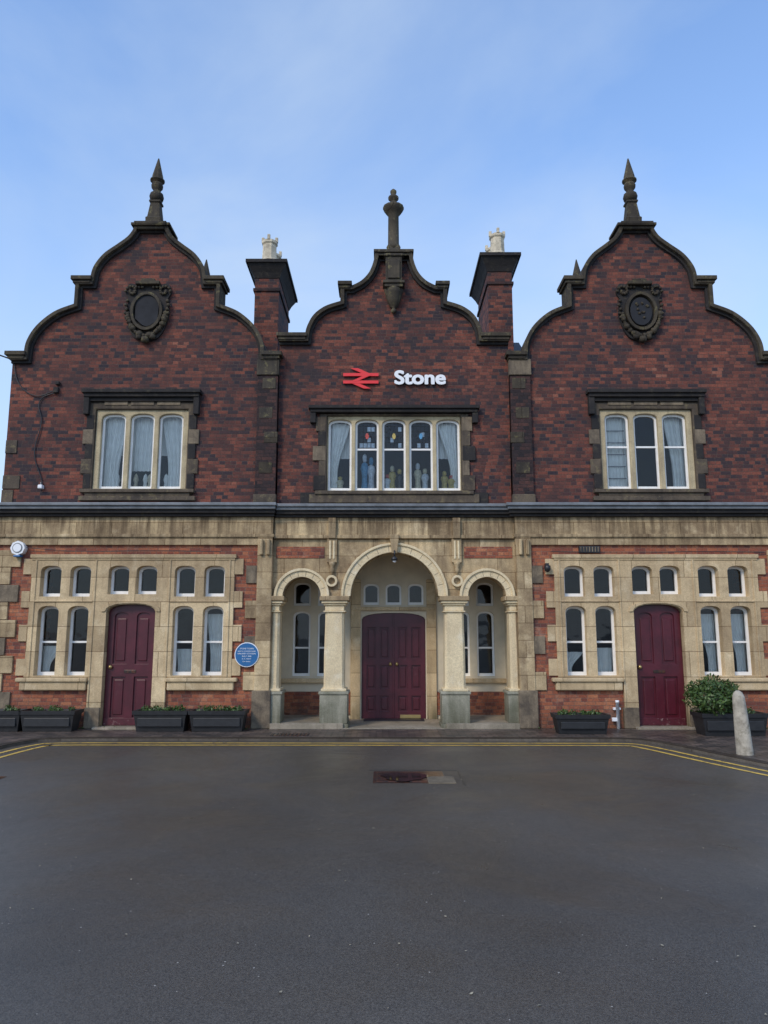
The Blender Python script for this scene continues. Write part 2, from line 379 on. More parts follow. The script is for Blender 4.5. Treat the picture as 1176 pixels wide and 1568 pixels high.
# ---------------------------------------------------------------- wings
def wing(cx,sg):
    X=lambda o: cx+o*sg*-1   # positive o -> toward station centre
    def bx(name,o0,o1,y0,y1,z0,z1,mat,bev=.006): return box(name,X(o0),X(o1),y0,y1,z0,z1,mat,B,bev)
    gable(WG,cx,0,[rect(cx-.86,cx+.86,4.02,5.60)],'wing_gable_wall',M_BRK)
    gable(WG,cx,3.9,[],'rear_gable_wall',M_BRK,False)
    for s in (-1,1):
        boxes('coping_cap',[(cx+s*1.03,cx+s*1.40,-.17,.4,7.955,8.03),(cx+s*1.06,cx+s*1.37,-.135,.37,7.90,7.957),
                            (cx+s*2.12,cx+s*2.49,-.17,.4,6.505,6.58),(cx+s*2.15,cx+s*2.45,-.135,.37,6.45,6.507)],M_STD,B,.008)
    box('gable_crown',cx-.36,cx+.36,-.16,.4,9.035,9.085,M_STD,B)
    box('side_wall_outer',X(-2.385),X(-2.12),.3,3.9,0,6.4,M_BRK,B,0)
    box('side_wall_inner',X(2.385),X(2.12),.3,3.9,0,6.4,M_BRK,B,0)
    bm=bmesh.new(); e=2.4
    vs=[bm.verts.new(c) for c in ((cx-e,.3,6.35),(cx,.3,8.6),(cx+e,.3,6.35),(cx-e,3.95,6.35),(cx,3.95,8.6),(cx+e,3.95,6.35))]
    for f in ((0,1,4,3),(1,2,5,4),(0,3,5,2)): bm.faces.new([vs[i] for i in f])
    bm_obj('wing_roof',bm,M_SLATE,B)
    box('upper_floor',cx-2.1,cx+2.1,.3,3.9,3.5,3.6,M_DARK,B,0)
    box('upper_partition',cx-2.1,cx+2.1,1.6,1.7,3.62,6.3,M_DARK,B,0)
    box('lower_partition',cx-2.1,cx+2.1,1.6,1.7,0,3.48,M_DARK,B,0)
    # upper window
    holes=[arched(cx+o,.43,4.09,5.46,.09) for o in (-.515,0,.515)]
    panel('upper_window_surround',rect(cx-.97,cx+.97,3.98,5.66),[rect(cx-.83,cx+.83,4.06,5.53)],-.03,.13,M_STM,B,.02)
    panel('upper_window_mullions',rect(cx-.828,cx+.828,4.062,5.528),holes,.02,.14,M_MUL,B,.016)
    for o in (-.515,0,.515): window(cx+o,.43,4.09,5.46,.09,.085,B,bar=[4.86] if sg>0 else None)
    boxes('hood_mould',[(cx-1.06,cx+1.06,-.17,.02,5.80,5.87),(cx-1.03,cx+1.03,-.13,.02,5.735,5.802),(cx-.99,cx+.99,-.075,.02,5.665,5.737),
        (cx-1.03,cx-.93,-.11,.02,5.42,5.737),(cx+.93,cx+1.03,-.11,.02,5.42,5.737)],M_HOOD,B,.01)
    for o in (-.47,.0,.47): box('head_stone',cx+o-.21,cx+o+.21,-.045,.02,5.60,5.70,M_QUO,B,.01)
    boxes('window_sill',[(cx-1.0,cx+1.0,-.11,.1,4.0,4.062),(cx-.92,cx+.92,-.07,.1,3.94,4.002),(cx-1.02,cx+1.02,-.09,.1,3.86,3.938)],M_STM,B,.008)
    z=4.08; k=0
    while z<5.35:
        h=.27; ex=.07 if k%2 else .015
        boxes('jamb_quoin',[(cx-.965-ex,cx-.85,-.036,.02,z,z+h-.006),(cx+.85,cx+.965+ex,-.036,.02,z,z+h-.006)],(M_HOOD,M_STM,M_HOOD,M_QUO)[k%4],B,.008)
        z+=h; k+=1
    # curtains
    if sg<0:
        curtain(cx-.73,cx-.29,4.12,5.46,.22,B,True,.35,5); curtain(cx+.29,cx+.73,4.12,5.46,.22,B,False,.35,5)
        curtain(cx-.22,cx+.22,4.45,5.46,.24,B,True,.05,6,.012)
        curtain(cx-.75,cx+.75,4.75,5.48,.30,B,True,.0,16,.015)
        for i,xo in enumerate((-.45,-.12,.05,.13,.42)): lathe('sill_ornament',cx+xo,.20,[(.02,4.10),(.045,4.13),(.03,4.22),(.05,4.28),(.03,4.36),(.0,4.40)],10,(M_CLOTH,M_POT)[i%2],B)
    else:
        curtain(cx-.73,cx-.29,4.12,5.46,.22,B,True,.02,7,.015); curtain(cx+.38,cx+.73,4.12,5.46,.22,B,False,.35,4)
        for i in range(5): box('shelf_stripe',cx-.72,cx-.34,.188,.194,4.3+i*.22,4.315+i*.22,M_GREY,B,0)
    # cartouche
    zc=7.36
    def ell(a,b,n=28,xc=cx,z0=zc): return [(xc+a*math.cos(2*math.pi*i/n),z0+b*math.sin(2*math.pi*i/n)) for i in range(n)]
    panel('cartouche_back',catmull([(cx,6.80),(cx+.22,6.88),(cx+.34,7.1),(cx+.40,7.35),(cx+.36,7.6),(cx+.42,7.75),(cx+.36,7.92),(cx+.18,7.90),(cx,7.94),(cx-.18,7.90),(cx-.36,7.92),(cx-.42,7.75),(cx-.36,7.6),(cx-.40,7.35),(cx-.34,7.1),(cx-.22,6.88),(cx,6.80)],4)[:-1],[],-.05,.01,M_HOOD,B,.015)
    panel('cartouche_ring',ell(.29,.37),[ell(.24,.315)],-.13,-.04,M_STD,B,.02)
    if sg<0: panel('cartouche_plate',catmull([(cx-.2,7.22),(cx,7.07),(cx+.2,7.22),(cx+.2,7.62),(cx+.1,7.66),(cx-.1,7.66),(cx-.2,7.62),(cx-.2,7.22)],4)[:-1],[],-.10,-.03,plate_mat,B,.012)
    else: panel('cartouche_plate',ell(.20,.27),[],-.10,-.03,plate_mat,B,.02)
    boxes('cartouche_pediment',[(cx-.22,cx+.22,-.15,.01,7.87,7.94),(cx-.13,cx+.13,-.12,.01,7.94,7.99)],M_STD,B,.015)
    bm=bmesh.new()
    def blob(x,z,r,y=-.08):
        mt=bmesh.ops.create_icosphere(bm,subdivisions=1,radius=r)
        for v in mt['verts']: v.co=Vector((x+v.co.x*random.uniform(.8,1.3),y+v.co.y*.9,z+v.co.z*random.uniform(.8,1.3)))
    for s in (-1,1):
        for i in range(13):
            t=-math.pi/2+.10+i*.115
            blob(cx+s*.34*math.cos(t),zc+.46*math.sin(t),.035+.035*random.random())
        for i in range(11):
            t=i*.62; r=.11-.008*i
            blob(cx+s*(.30+r*math.cos(t)),7.76+r*math.sin(t),.030)
        for i in range(5): blob(cx+s*(.37+.02*(i%2)),7.25+i*.08,.035)
        for i in range(3): blob(cx+s*(.10+i*.06),7.84,.03)
    blob(cx,6.83,.08); blob(cx-.12,6.88,.06); blob(cx+.12,6.88,.06)
    if sg>0:
        for i in range(10): blob(cx+random.uniform(-.12,.12),zc+random.uniform(-.16,.16),.03,-.10)
    bm_obj('cartouche_wreath',bm,M_STD,B,True)

    # -------- ground floor
    d0=.42
    hole=[(cx-1.62,.72),(cx-.55,.72),(cx-.55,.02),(cx+.55,.02),(cx+.55,.72),(cx+1.62,.72),(cx+1.62,2.80),(cx-1.62,2.80)]
    panel('wing_ground_wall',rect(cx-2.39,cx+2.39,-.05,3.3),[hole],0,.3,M_BRKL,B)
    doorarch=archtop(cx-d0,cx+d0,1.93,.13)
    out=[(cx-1.75,.83),(cx-.64,.83),(cx-.64,0.0),(cx-d0,0.0)]+doorarch[::-1]+[(cx+d0,0.0),(cx+.64,0.0),(cx+.64,.83),(cx+1.75,.83),(cx+1.75,2.91),(cx-1.75,2.91)]
    hs=[]
    offs=(-1.41,-.90,.90,1.41)
    for o in offs:
        hs.append(arched(cx+o,.355,2.19,2.72,.09)); hs.append(arched(cx+o,.355,.86,2.03,.10))
    for o in (-.24,.24): hs.append(arched(cx+o,.355,2.23,2.72,.09))
    panel('ground_window_surround',out,hs,-.045,.17,M_STW,B,.024)
    for o in offs:
        window(cx+o,.355,2.19,2.72,.09,.10,B,fr=.042)
        window(cx+o,.355,.86,2.03,.10,.10,B,bar=[1.42],fr=.042)
    for o in (-.24,.24): window(cx+o,.355,2.23,2.72,.09,.10,B,fr=.042)
    boxes('surround_head_band',[(cx-1.78,cx+1.78,-.075,.0,2.85,2.915),(cx-1.76,cx+1.76,-.06,.0,2.815,2.852)],M_STW,B,.008)
    boxes('transom_string',[(cx-1.66,cx-.66,-.06,.0,2.09,2.125),(cx+.66,cx+1.66,-.06,.0,2.09,2.125)],M_STW,B,.006)
    for s in (-1,1):
        boxes('window_group_moulding',[(cx+s*1.655,cx+s*1.685,-.062,.0,.84,2.815),(cx+s*.625,cx+s*.655,-.062,.0,.2,2.815)],M_STW,B,.006)
        boxes('ground_sill',[(cx+s*.66,cx+s*1.86,-.12,.05,.76,.828),(cx+s*.68,cx+s*1.80,-.085,.05,.62,.762)],M_STW,B,.02)
        boxes('door_jamb_base',[(cx+s*(d0+.005),cx+s*.68,-.075,.05,0,.34)],M_QUO,B,.01)
    for s in (-1,1):
        z=.86;k=0
        while z<2.8:
            if k%2==0: box('jamb_block',cx+s*1.74,cx+s*1.90,-.035,.02,z,min(z+.28,2.84),M_STW,B,.006)
            z+=.285;k+=1
    panel('door_hood',[(cx-.50,1.93)]+archtop(cx-.50,cx+.50,1.96,.15)[::-1]+[(cx+.50,1.93)]+archtop(cx-d0-.015,cx+d0+.015,1.94,.135),[],-.068,-.02,M_STW,B,.008)
    door(cx,.08,.84,2.06,.13,0.03)
    box('door_step',cx-.5,cx+.5,-.18,.2,-.03,.03,M_FLOOR,B,.01)
    boxes('cornice',[(cx-2.58,cx+2.47,-.24,.05,3.745,3.80),(cx-2.55,cx+2.45,-.20,.05,3.69,3.747)],M_LEAD,B,.012)
    boxes('cornice_lower',[(cx-2.52,cx+2.44,-.15,.05,3.625,3.692),(cx-2.50,cx+2.42,-.10,.05,3.575,3.627)],M_HOOD,B,.012)
    box('frieze',cx-2.405,cx+2.395,-.03,.05,3.27,3.577,M_STL,B,.004)
    boxes('architrave',[(cx-2.43,cx+2.42,-.07,.05,3.215,3.272),(cx-2.41,cx+2.40,-.045,.05,3.08,3.217)],M_STL,B,.008)
    bx('corner_pilaster',2.14,2.40,-.06,.05,0.0,3.215,M_STL,.01)
    bx('pilaster_base',2.11,2.43,-.09,.05,0.0,.62,M_QUO,.015)
    for q in (2.18,2.30): bx('pilaster_bracket',q,q+.06,-.12,-.02,2.90,3.18,M_STL,.02)
    z=.62;k=0
    while z<2.85:
        if k%2==0: bx('corner_quoin',1.95,2.145,-.036,.02,z,min(z+.30,2.95),M_QUO if k%4 else M_STL,.006)
        z+=.30;k+=1
    z=.3;k=0
    while z<2.85:
        a=(-2.40,-2.12) if k%2 else (-2.40,-1.96)
        bx('outer_quoin',a[0],a[1],-.036,.02,z,z+.29,M_STL if k%3 else M_QUO,.006); z+=.30;k+=1
    bx('upper_pilaster',2.06,2.42,-.07,.02,3.95,6.15,M_BRK2,.004)
    bx('upper_pilaster_cap',2.04,2.44,-.10,.02,6.15,6.45,M_QUO if sg>0 else M_STD,.012)
    bx('upper_pilaster_base',2.04,2.44,-.10,.02,3.80,3.97,M_STM,.012)
    for (zz,oo) in ((5.9,2.15),(5.35,2.1),(4.9,2.2),(4.35,2.12)):
        bx('pilaster_block',oo,oo+.24,-.078,-.02,zz,zz+.2,M_STD,.006)
    for i,zz in enumerate((3.82,4.08,4.72)):
        bx('upper_quoin',-2.40,-2.40+(.3 if i%2 else .2),-.02,.1,zz,zz+.24,M_STM,.006)
    cfg={-1:((-1.41,1.35,.6),(1.41,1.9,.25),(.9,1.3,.1)),1:((1.41,1.9,.5),(.9,1.9,.55),(-.9,1.32,.05),(-1.41,1.25,.6))}[sg]
    for o,h,pc in cfg:
        curtain(cx+o-.17,cx+o+.17,.88,h,.25,B,o<0,pc,5,.01)

wing(-4.51,-1); wing(4.51,1)

# ---------------------------------------------------------------- centre block
YC=.06
gable(CG,0,YC,[rect(-1.22,1.22,4.02,5.46)],'centre_gable_wall',M_BRK)
for s in (-1,1):
    boxes('coping_cap',[(s*.77,s*1.03,YC-.17,YC+.4,7.885,7.955),(s*.80,s*1.0,YC-.14,YC+.37,7.83,7.887),
                        (s*1.58,s*2.13,YC-.17,YC+.4,6.885,6.955),(s*1.61,s*2.10,YC-.14,YC+.37,6.83,6.887)],M_STD,B,.008)
box('gable_crown',-.37,.37,YC-.15,YC+.4,8.54,8.59,M_STD,B)
boxes('pedestal_bracket',[(-.15,.15,-.13,.1,7.92,8.42),(-.11,.11,-.16,.1,7.98,8.34),(-.20,.20,-.20,.1,7.87,7.925),(-.17,.17,-.17,.1,7.81,7.872),(-.18,.18,-.16,.1,8.42,8.47)],M_STD,B,.012)
lathe('pedestal_corbel',0,-.0,[(.02,7.36),(.05,7.39),(.05,7.43),(.02,7.46),(.08,7.50),(.13,7.62),(.16,7.74),(.18,7.82)],12,M_STD,B)
cs=(-.97,-.485,0,.485,.97)
panel('upper_window_surround',rect(-1.34,1.34,3.97,5.46),[rect(-1.20,1.20,4.04,5.43)],YC-.035,YC+.13,M_STM,B,.02)
panel('upper_window_mullions',rect(-1.198,1.198,4.042,5.428),[arched(o,.42,4.07,5.37,.09) for o in cs],YC+.02,YC+.14,M_MUL,B,.016)
for o in cs: window(o,.42,4.07,5.37,.09,YC+.08,B,bar=[4.83] if abs(o)<.9 else None)
boxes('hood_mould',[(-1.53,1.53,YC-.16,YC+.02,5.53,5.59),(-1.50,1.50,YC-.12,YC+.02,5.47,5.532),(-1.50,-1.40,YC-.1,YC+.02,5.28,5.472),(1.40,1.50,YC-.1,YC+.02,5.28,5.472)],M_HOOD,B,.01)
boxes('window_sill',[(-1.40,1.40,YC-.1,YC+.1,3.98,4.045),(-1.50,1.50,YC-.07,YC+.1,3.83,3.982)],M_STM,B,.01)
for i in range(5):
    z=4.06+i*.27; ex=(.09,.0,.11,.02,.06)[i]
    for s in (-1,1): box('jamb_quoin',s*1.22,s*(1.34+ex),YC-.042,YC+.02,z,z+.264,(M_HOOD,M_STM,M_QUO)[(i+(s>0))%3],B,.008)
for s in (-1,1):
    box('sooty_apron',s*1.66,s*1.36,YC-.03,YC+.02,3.80,4.02,M_HOOD,B,.006)
curtain(-1.16,-.79,4.1,5.34,.25,B,True,.62,5); curtain(.79,1.16,4.1,5.34,.25,B,False,.62,5)
curtain(-1.16,-.79,4.7,5.36,.33,B,True,.0,5,.012); curtain(.79,1.16,4.7,5.36,.33,B,True,.0,5,.012)
M_SG=[plain('glazing_tint_%d'%i,c,.4,.3,30) for i,c in enumerate([(.62,.56,.40),(.10,.30,.50),(.50,.08,.06),(.55,.42,.12),(.62,.66,.72)])]
for o in (-.485,0,.485):
    bm=bmesh.new()
    for k in range(5): add_box(bm,o-.17,o+.17,.165,.172,4.86+k*.1,4.868+k*.1)
    for k in range(-2,3): add_box(bm,o+k*.07-.004,o+k*.07+.004,.165,.172,4.86,5.33)
    bm_obj('window_leading',bm,M_BLACK,B)
    bm=bmesh.new()
    for k in range(7): # pale quarries between the leads
        xx=o+(-.105,-.035,.035,.105)[random.randrange(4)]; zz=4.91+.1*random.randrange(4)
        add_box(bm,xx-.03,xx+.03,.173,.175+.001*k,zz-.044,zz+.044)
    bm_obj('leaded_quarries',bm,M_SG[4],B)
    panel('stained_panel',[(o+.035*math.cos(t*math.pi/3),5.08+.06*math.sin(t*math.pi/3)) for t in range(6)],[],.155,.158,M_SG[random.choice((1,2,3))],B)
box('window_board',-1.2,1.2,YC+.14,YC+.45,4.02,4.06,M_WHITE,B,0)
def figurine(x,h,m1,m2,y=.27):
    z=4.06
    lathe('window_figurine',x,y,[(.060,z),(.065,z+.05*h),(.05,z+.3*h),(.05,z+.45*h),(.075,z+.62*h),(.055,z+.74*h),(.02,z+.78*h)],12,m1,B)
    lathe('window_figurine_head',x,y,[(.015,z+.76*h),(.038,z+.82*h),(.038,z+.88*h),(.042,z+.9*h),(.03,z+.97*h),(.005,z+h)],12,m2,B)
figurine(-.53,.72,M_SG[1],M_SG[4]); figurine(-.41,.66,M_SG[4],M_SG[1]); figurine(-.03,.50,M_SG[3],M_SG[0]); figurine(.10,.44,M_BLACK,M_SG[3]); figurine(-.12,.34,M_SG[4],M_SG[2])
figurine(.43,.55,M_SG[0],M_SG[4]); figurine(.56,.45,M_SG[4],M_SG[0]); figurine(.91,.40,M_SG[3],M_SG[3]); figurine(1.03,.33,M_SG[3],M_SG[2]); figurine(-.97,.30,M_SG[0],M_SG[3])
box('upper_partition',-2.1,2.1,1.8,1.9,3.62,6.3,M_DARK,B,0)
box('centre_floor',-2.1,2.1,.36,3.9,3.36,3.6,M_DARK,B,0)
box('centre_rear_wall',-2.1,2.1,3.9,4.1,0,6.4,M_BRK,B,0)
bm=bmesh.new()
vs=[bm.verts.new(c) for c in ((-2.7,.36,6.3),(2.7,.36,6.3),(2.7,2.2,7.7),(-2.7,2.2,7.7),(-2.7,4.1,6.3),(2.7,4.1,6.3))]
for f in ((0,1,2,3),(3,2,5,4),(0,3,4),(1,5,2)): bm.faces.new([vs[i] for i in f])
bm_obj('centre_roof',bm,M_SLATE,B)
boxes('cornice',[(-2.038,2.058,YC-.235,YC+.05,3.735,3.79),(-2.055,2.055,YC-.195,YC+.05,3.68,3.737)],M_LEAD,B,.012)
boxes('cornice_lower',[(-2.06,2.06,YC-.15,YC+.05,3.615,3.682),(-2.08,2.08,YC-.10,YC+.05,3.57,3.617)],M_HOOD,B,.012)
SP=2.20
def semi(xc,r,n=24,z=SP): return [(xc+r*math.cos(math.pi*i/n),z+r*math.sin(math.pi*i/n)) for i in range(n+1)]
rb,rs,xs=.755,.325,1.60
out=[(-2.13,SP)]+semi(-xs,rs)[::-1]+semi(0,rb)[::-1]+semi(xs,rs)[::-1]+[(2.13,SP),(2.13,3.36),(-2.13,3.36)]
panel('arcade_wall',out,[],YC,YC+.30,M_STL,B)
box('frieze',-2.10,2.10,YC-.03,YC+.3,3.26,3.572,M_STL,B,.004)
boxes('architrave',[(-2.11,2.11,YC-.065,YC+.02,3.20,3.262)],M_STL,B,.008)
for xc,r,w in ((0,rb,.16),(-xs,rs,.145),(xs,rs,.145)):
    panel('archivolt',semi(xc,r+.004)+semi(xc,r+w)[::-1],[],YC-.05,YC+.02,M_COLM,B,.012)
    panel('archivolt_roll',semi(xc,r+w-.035)+semi(xc,r+w+.008)[::-1],[],YC-.08,YC-.04,M_COLM,B,.012)
    bm=bmesh.new(); n=13 if r>.5 else 9
    for i in range(1,n):
        t=math.pi*i/n; c,s_=math.cos(t),math.sin(t)
        vs=[]
        for rr in (r+.02,r+w-.045):
            for k in (-.0035,.0035): vs.append(bm.verts.new((xc+rr*c-k*s_,YC-.0515,SP+rr*s_+k*c)))
        bm.faces.new((vs[0],vs[1],vs[3],vs[2]))
    bm_obj('voussoir_joints',bm,M_QUO,B)
panel('keystone',[(-.045,2.93),(.045,2.93),(.085,3.26),(-.085,3.26)],[],YC-.14,YC-.0,M_STL,B,.01)
boxes('spandrel_brick',[(-2.06,-1.22,YC-.012,YC+.01,2.86,3.06),(1.22,2.06,YC-.012,YC+.01,2.86,3.06)],M_BRKL,B,.002)
for s in (-1,1):
    boxes('spandrel_pilaster',[(s*1.0,s*1.17,YC-.06,YC+.01,2.78,3.20),(s*1.02,s*1.15,YC-.10,YC+.01,3.20,3.56)],M_STL,B,.008)
    for q in (1.035,1.10): box('spandrel_flute',s*q,s*(q+.035),YC-.075,YC-.05,2.84,3.16,M_COLM,B,.01)
    lathe('spandrel_drop',s*1.085,YC-.045,[(.0,2.56),(.03,2.60),(.045,2.66),(.03,2.70),(.05,2.74),(.06,2.79)],10,M_STL,B)
    panel('arch_crossing',[(s*1.085+.10*math.cos(t*math.pi/10),2.46+.10*math.sin(t*math.pi/10)) for t in range(20)],[[(s*1.085+.06*math.cos(t*math.pi/10),2.46+.06*math.sin(t*math.pi/10)) for t in range(20)]],YC-.075,YC-.03,M_COLM,B,.008)
def column(xc,w):
    y0,y1=YC-.04,YC-.04+.36
    def b(x,dz0,dz1,e,mat): 
        box('column_part',xc-w/2-e,xc+w/2+e,y0-e,y1+e,dz0,dz1,mat,B,.012)
    b(xc,.0,.07,.075,M_PED); b(xc,.07,.55,.055,M_PED); b(xc,.55,.60,.075,M_PED); b(xc,.60,.645,.035,M_COLM)
    bm=bmesh.new(); n=[]
    for z,k in ((.645,1.0),(.70,.97),(1.2,.965),(1.75,.90),(1.93,.89)):
        hw=w/2*k; hd=.18*k; c=.035; yc=(y0+y1)/2
        n.append([bm.verts.new((xc+a,yc+d,z)) for a,d in ((-hw+c,-hd),(hw-c,-hd),(hw,-hd+c),(hw,hd-c),(hw-c,hd),(-hw+c,hd),(-hw,hd-c),(-hw,-hd+c))])
    for p,q in zip(n,n[1:]):
        for i in range(8): bm.faces.new((p[i],p[(i+1)%8],q[(i+1)%8],q[i]))
    bm_obj('column_shaft',bm,M_COLM,B)
    b(xc,1.925,1.95,.012,M_COLM); b(xc,1.95,2.04,-.015,M_COLM); b(xc,2.04,2.075,.015,M_COLM); b(xc,2.075,2.12,.045,M_COLM); b(xc,2.12,2.20,.075,M_STL)
column(-1.03,.36); column(1.03,.36)
column(-2.045,.155); column(2.045,.155)
YB=1.30
panel('porch_back_wall',[(-2.12,-.03),(-.6,-.03)]+archtop(-.6,.6,1.83,.12)[::-1]+[(.6,-.03),(2.12,-.03),(2.12,3.36),(-2.12,3.36)],
      [arched(o,.30,2.10,2.50,.08) for o in (-.42,0,.42)]+[arched(o,.33,2.08,2.52,.08) for o in (-1.73,-1.27,1.27,1.73)]+[arched(o,.33,.78,1.98,.10) for o in (-1.73,-1.27,1.27,1.73)],YB,YB+.14,M_CREAM,B,.015)
for o in (-.42,0,.42): window(o,.30,2.10,2.50,.08,YB+.06,B)
for o in (-1.73,-1.27,1.27,1.73):
    window(o,.33,2.08,2.52,.08,YB+.06,B); window(o,.33,.78,1.98,.10,YB+.06,B,bar=[1.3])
boxes('porch_sill',[(-2.1,-.95,YB-.07,YB,.66,.74),(.95,2.1,YB-.07,YB,.66,.74)],M_STW,B,.01)
boxes('porch_brick_base',[(-2.1,-.80,YB-.02,YB,.08,.5),(.80,2.1,YB-.02,YB,.08,.5)],M_BRKL,B,.004)
boxes('porch_transom',[(-.78,.78,YB-.06,YB,1.995,2.06)],M_STW,B,.01)
boxes('porch_door_jamb',[(-.80,-.62,YB-.05,YB,-.03,2.58),(.62,.80,YB-.05,YB,-.03,2.58)],M_STW,B,.01)
door(0,YB+.03,1.2,1.95,.12,0.0,True)
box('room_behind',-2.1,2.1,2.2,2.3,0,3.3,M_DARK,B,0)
box('porch_side_wall_l',-2.14,-2.09,.36,YB,0,3.36,M_CREAM,B,0); box('porch_side_wall_r',2.09,2.14,.36,YB,0,3.36,M_CREAM,B,0)
box('porch_ceiling',-2.08,2.08,.36,YB,3.25,3.355,M_CREAM,B,0)
box('porch_floor_l',-2.085,-.86,-.10,YB-.02,-.02,.085,M_FLOOR,B,.01); box('porch_floor_r',.86,2.085,-.10,YB-.02,-.02,.085,M_FLOOR,B,.01)
box('porch_floor_c',-.858,.858,-.10,YB+.15,-.02,.01,M_FLOOR,B,.0)
box('door_mat',-.55,.55,YB-.4,YB-.03,.01,.022,M_BLACK,B,.004)

# ---------------------------------------------------------------- chimneys
def chimney(xc,y0,zt,name,dep=1.5):
    w=.24
    boxes(name,[(xc-w,xc+w,y0,y0+dep,5.8,zt-.35)],M_BRK,B,.004)
    boxes(name+'_band',[(xc-w-.03,xc+w+.03,y0-.03,y0+dep+.03,zt-.62,zt-.56),(xc-w+.0,xc+w+.0,y0-.0,y0+dep,zt-.3501,zt-.30)],M_BRK2,B,.004)
    bm=bmesh.new(); rr=[]
    for z,e in ((zt-.34,.01),(zt-.24,.05),(zt-.08,.14),(zt-.075,.17),(zt-.01,.17),(zt,.15)):
        rr.append([bm.verts.new(c) for c in ((xc-w-e,y0-e,z),(xc+w+e,y0-e,z),(xc+w+e,y0+dep+e,z),(xc-w-e,y0+dep+e,z))])
    for a,b in zip(rr,rr[1:]):
        for i in range(4): bm.faces.new((a[i],a[(i+1)%4],b[(i+1)%4],b[i]))
    bm.faces.new(rr[0][::-1]); bm.faces.new(rr[-1]); bm_obj(name+'_cap',bm,M_HOOD,B)
    for k,py in enumerate((y0+.2,y0+.75)):
        lathe(name+'_flaunching',xc,py,[(.22,zt-.01),(.19,zt+.08),(.14,zt+.13)],16,M_STD,B)
        lathe(name+'_pot',xc,py,[(.17,zt+.02),(.17,zt+.12),(.15,zt+.16),(.14,zt+.46),(.165,zt+.49),(.165,zt+.54),(.12,zt+.54),(.11,zt+.2)],8,M_POT,B,R(22.5),False)
        bm=bmesh.new()
        for i in range(8):
            a=R(45*i); cxp,cyp=xc+.138*math.cos(a),py+.138*math.sin(a)
            if i%2==0: add_box(bm,cxp-.028,cxp+.028,cyp-.028,cyp+.028,zt+.53,zt+.64,.008)
        bm_obj(name+'_crown',bm,M_POT,B)
chimney(-2.51,1.0,8.90,'chimney'); chimney(2.13,1.0,9.04,'chimney')

# ---------------------------------------------------------------- signs on the facade
def parent_to(o,p): o.parent=p; o.matrix_parent_inverse.identity(); return o
def text(name,s,loc,size,mat,parent,ext=.01,off=0,align='LEFT',xs=1):
    cu=bpy.data.curves.new(name,'FONT'); cu.body=s; cu.size=size; cu.extrude=ext; cu.offset=off; cu.align_x=align
    o=bpy.data.objects.new(name,cu); COL.objects.link(o); o.location=loc; o.rotation_euler=(R(90),0,0); o.scale=(xs,1,1)
    cu.materials.append(mat)
    if parent: parent_to(o,parent)
    return o
S=empty('station_name_sign')
for i,(dx,dz) in enumerate(((0,0),(.016,0),(.032,0),(.016,.012),(.016,-.012),(.004,.008),(.028,.008),(.004,-.008),(.028,-.008))):
    text('sign_letters',"Stone",(-.01+dx,YC-.045-.0006*i,6.015+dz),.355,M_SIGNW,S,.012,.0,xs=1.13)
boxes('sign_fixing_rail',[(.03,.9,YC-.026,YC-.002,6.06,6.075),(.03,.9,YC-.026,YC-.002,6.14,6.155)],M_BRK2,S,0)
RS=empty('railway_symbol_sign')
def sym(px,py): return (-.92+px*.64/62, 6.315-py*.385/39)
panel('symbol_bar',[sym(0,9.6),sym(62,9.6),sym(62,15.2),sym(0,15.2)],[],YC-.05,YC-.022,M_SIGNR,RS)
panel('symbol_bar_lower',[sym(0,23.8),sym(62,23.8),sym(62,29.4),sym(0,29.4)],[],YC-.05,YC-.022,M_SIGNR,RS)
panel('symbol_upper_diagonal',[sym(13,0),sym(26,0),sym(46,9.7),sym(44,12),sym(38,12)],[],YC-.047,YC-.024,M_SIGNR,RS)
panel('symbol_mid_diagonal',[sym(40,12.4),sym(51,12.4),sym(22,26.6),sym(11,26.6)],[],YC-.053,YC-.026,M_SIGNR,RS)
panel('symbol_lower_diagonal',[sym(49,39),sym(36,39),sym(16,29.3),sym(18,27),sym(24,27)],[],YC-.047,YC-.024,M_SIGNR,RS)
PL=empty('blue_plaque')
def disc(name,xc,zc,r,y0,y1,mat,parent,n=40): panel(name,[(xc+r*math.cos(2*math.pi*i/n),zc+r*math.sin(2*math.pi*i/n)) for i in range(n)],[],y0,y1,mat,parent)
disc('plaque_rim',-2.50,1.21,.205,-.075,-.03,M_SIGNW,PL); disc('plaque_face',-2.50,1.21,.192,-.081,-.04,M_PLBLUE,PL)
for i,(t,s) in enumerate((('STONE TOWN',.035),('NORTH STAFFORDSHIRE',.027),('RAILWAY STATION',.035),('BUILT 1848',.032),('H. A. HUNT',.03),('Civic Society',.026))):
    text('plaque_text',t,(-2.50,-.083,1.30-i*.042),s,M_SIGNW,PL,.001,.0,'CENTER')
AB=empty('alarm_box')
disc('alarm_case',-6.50,3.02,.125,-.12,.0,M_SIGNW,AB,8); disc('alarm_ring',-6.50,3.02,.085,-.128,-.1,M_GREY,AB,24); disc('alarm_centre',-6.50,3.02,.07,-.134,-.1,M_SIGNW,AB,24)
box('alarm_lamp',-6.56,-6.44,-.13,-.02,2.865,2.90,M_PLBLUE,AB,.01)
KL=empty('porch_lamp'); lathe('lamp_stem',0,-.10,[(.012,2.86),(.012,2.98)],10,M_BLACK,KL); lathe('lamp_shade',0,-.10,[(.05,2.80),(.055,2.84),(.03,2.87),(.01,2.88)],16,M_BLACK,KL); lathe('lamp_bulb',0,-.10,[(.0,2.765),(.03,2.78),(.035,2.80),(.03,2.82)],12,M_SIGNW,KL)
VG=empty('wall_vent_grille'); boxes('vent_frame',[(3.20,3.56,-.055,0.005,2.945,3.06)],M_BLACK,VG,.004); boxes('vent_slats',[(3.22+i*.05,3.24+i*.05,-.065,-.05,2.96,3.045) for i in range(7)],M_QUO,VG,.003)
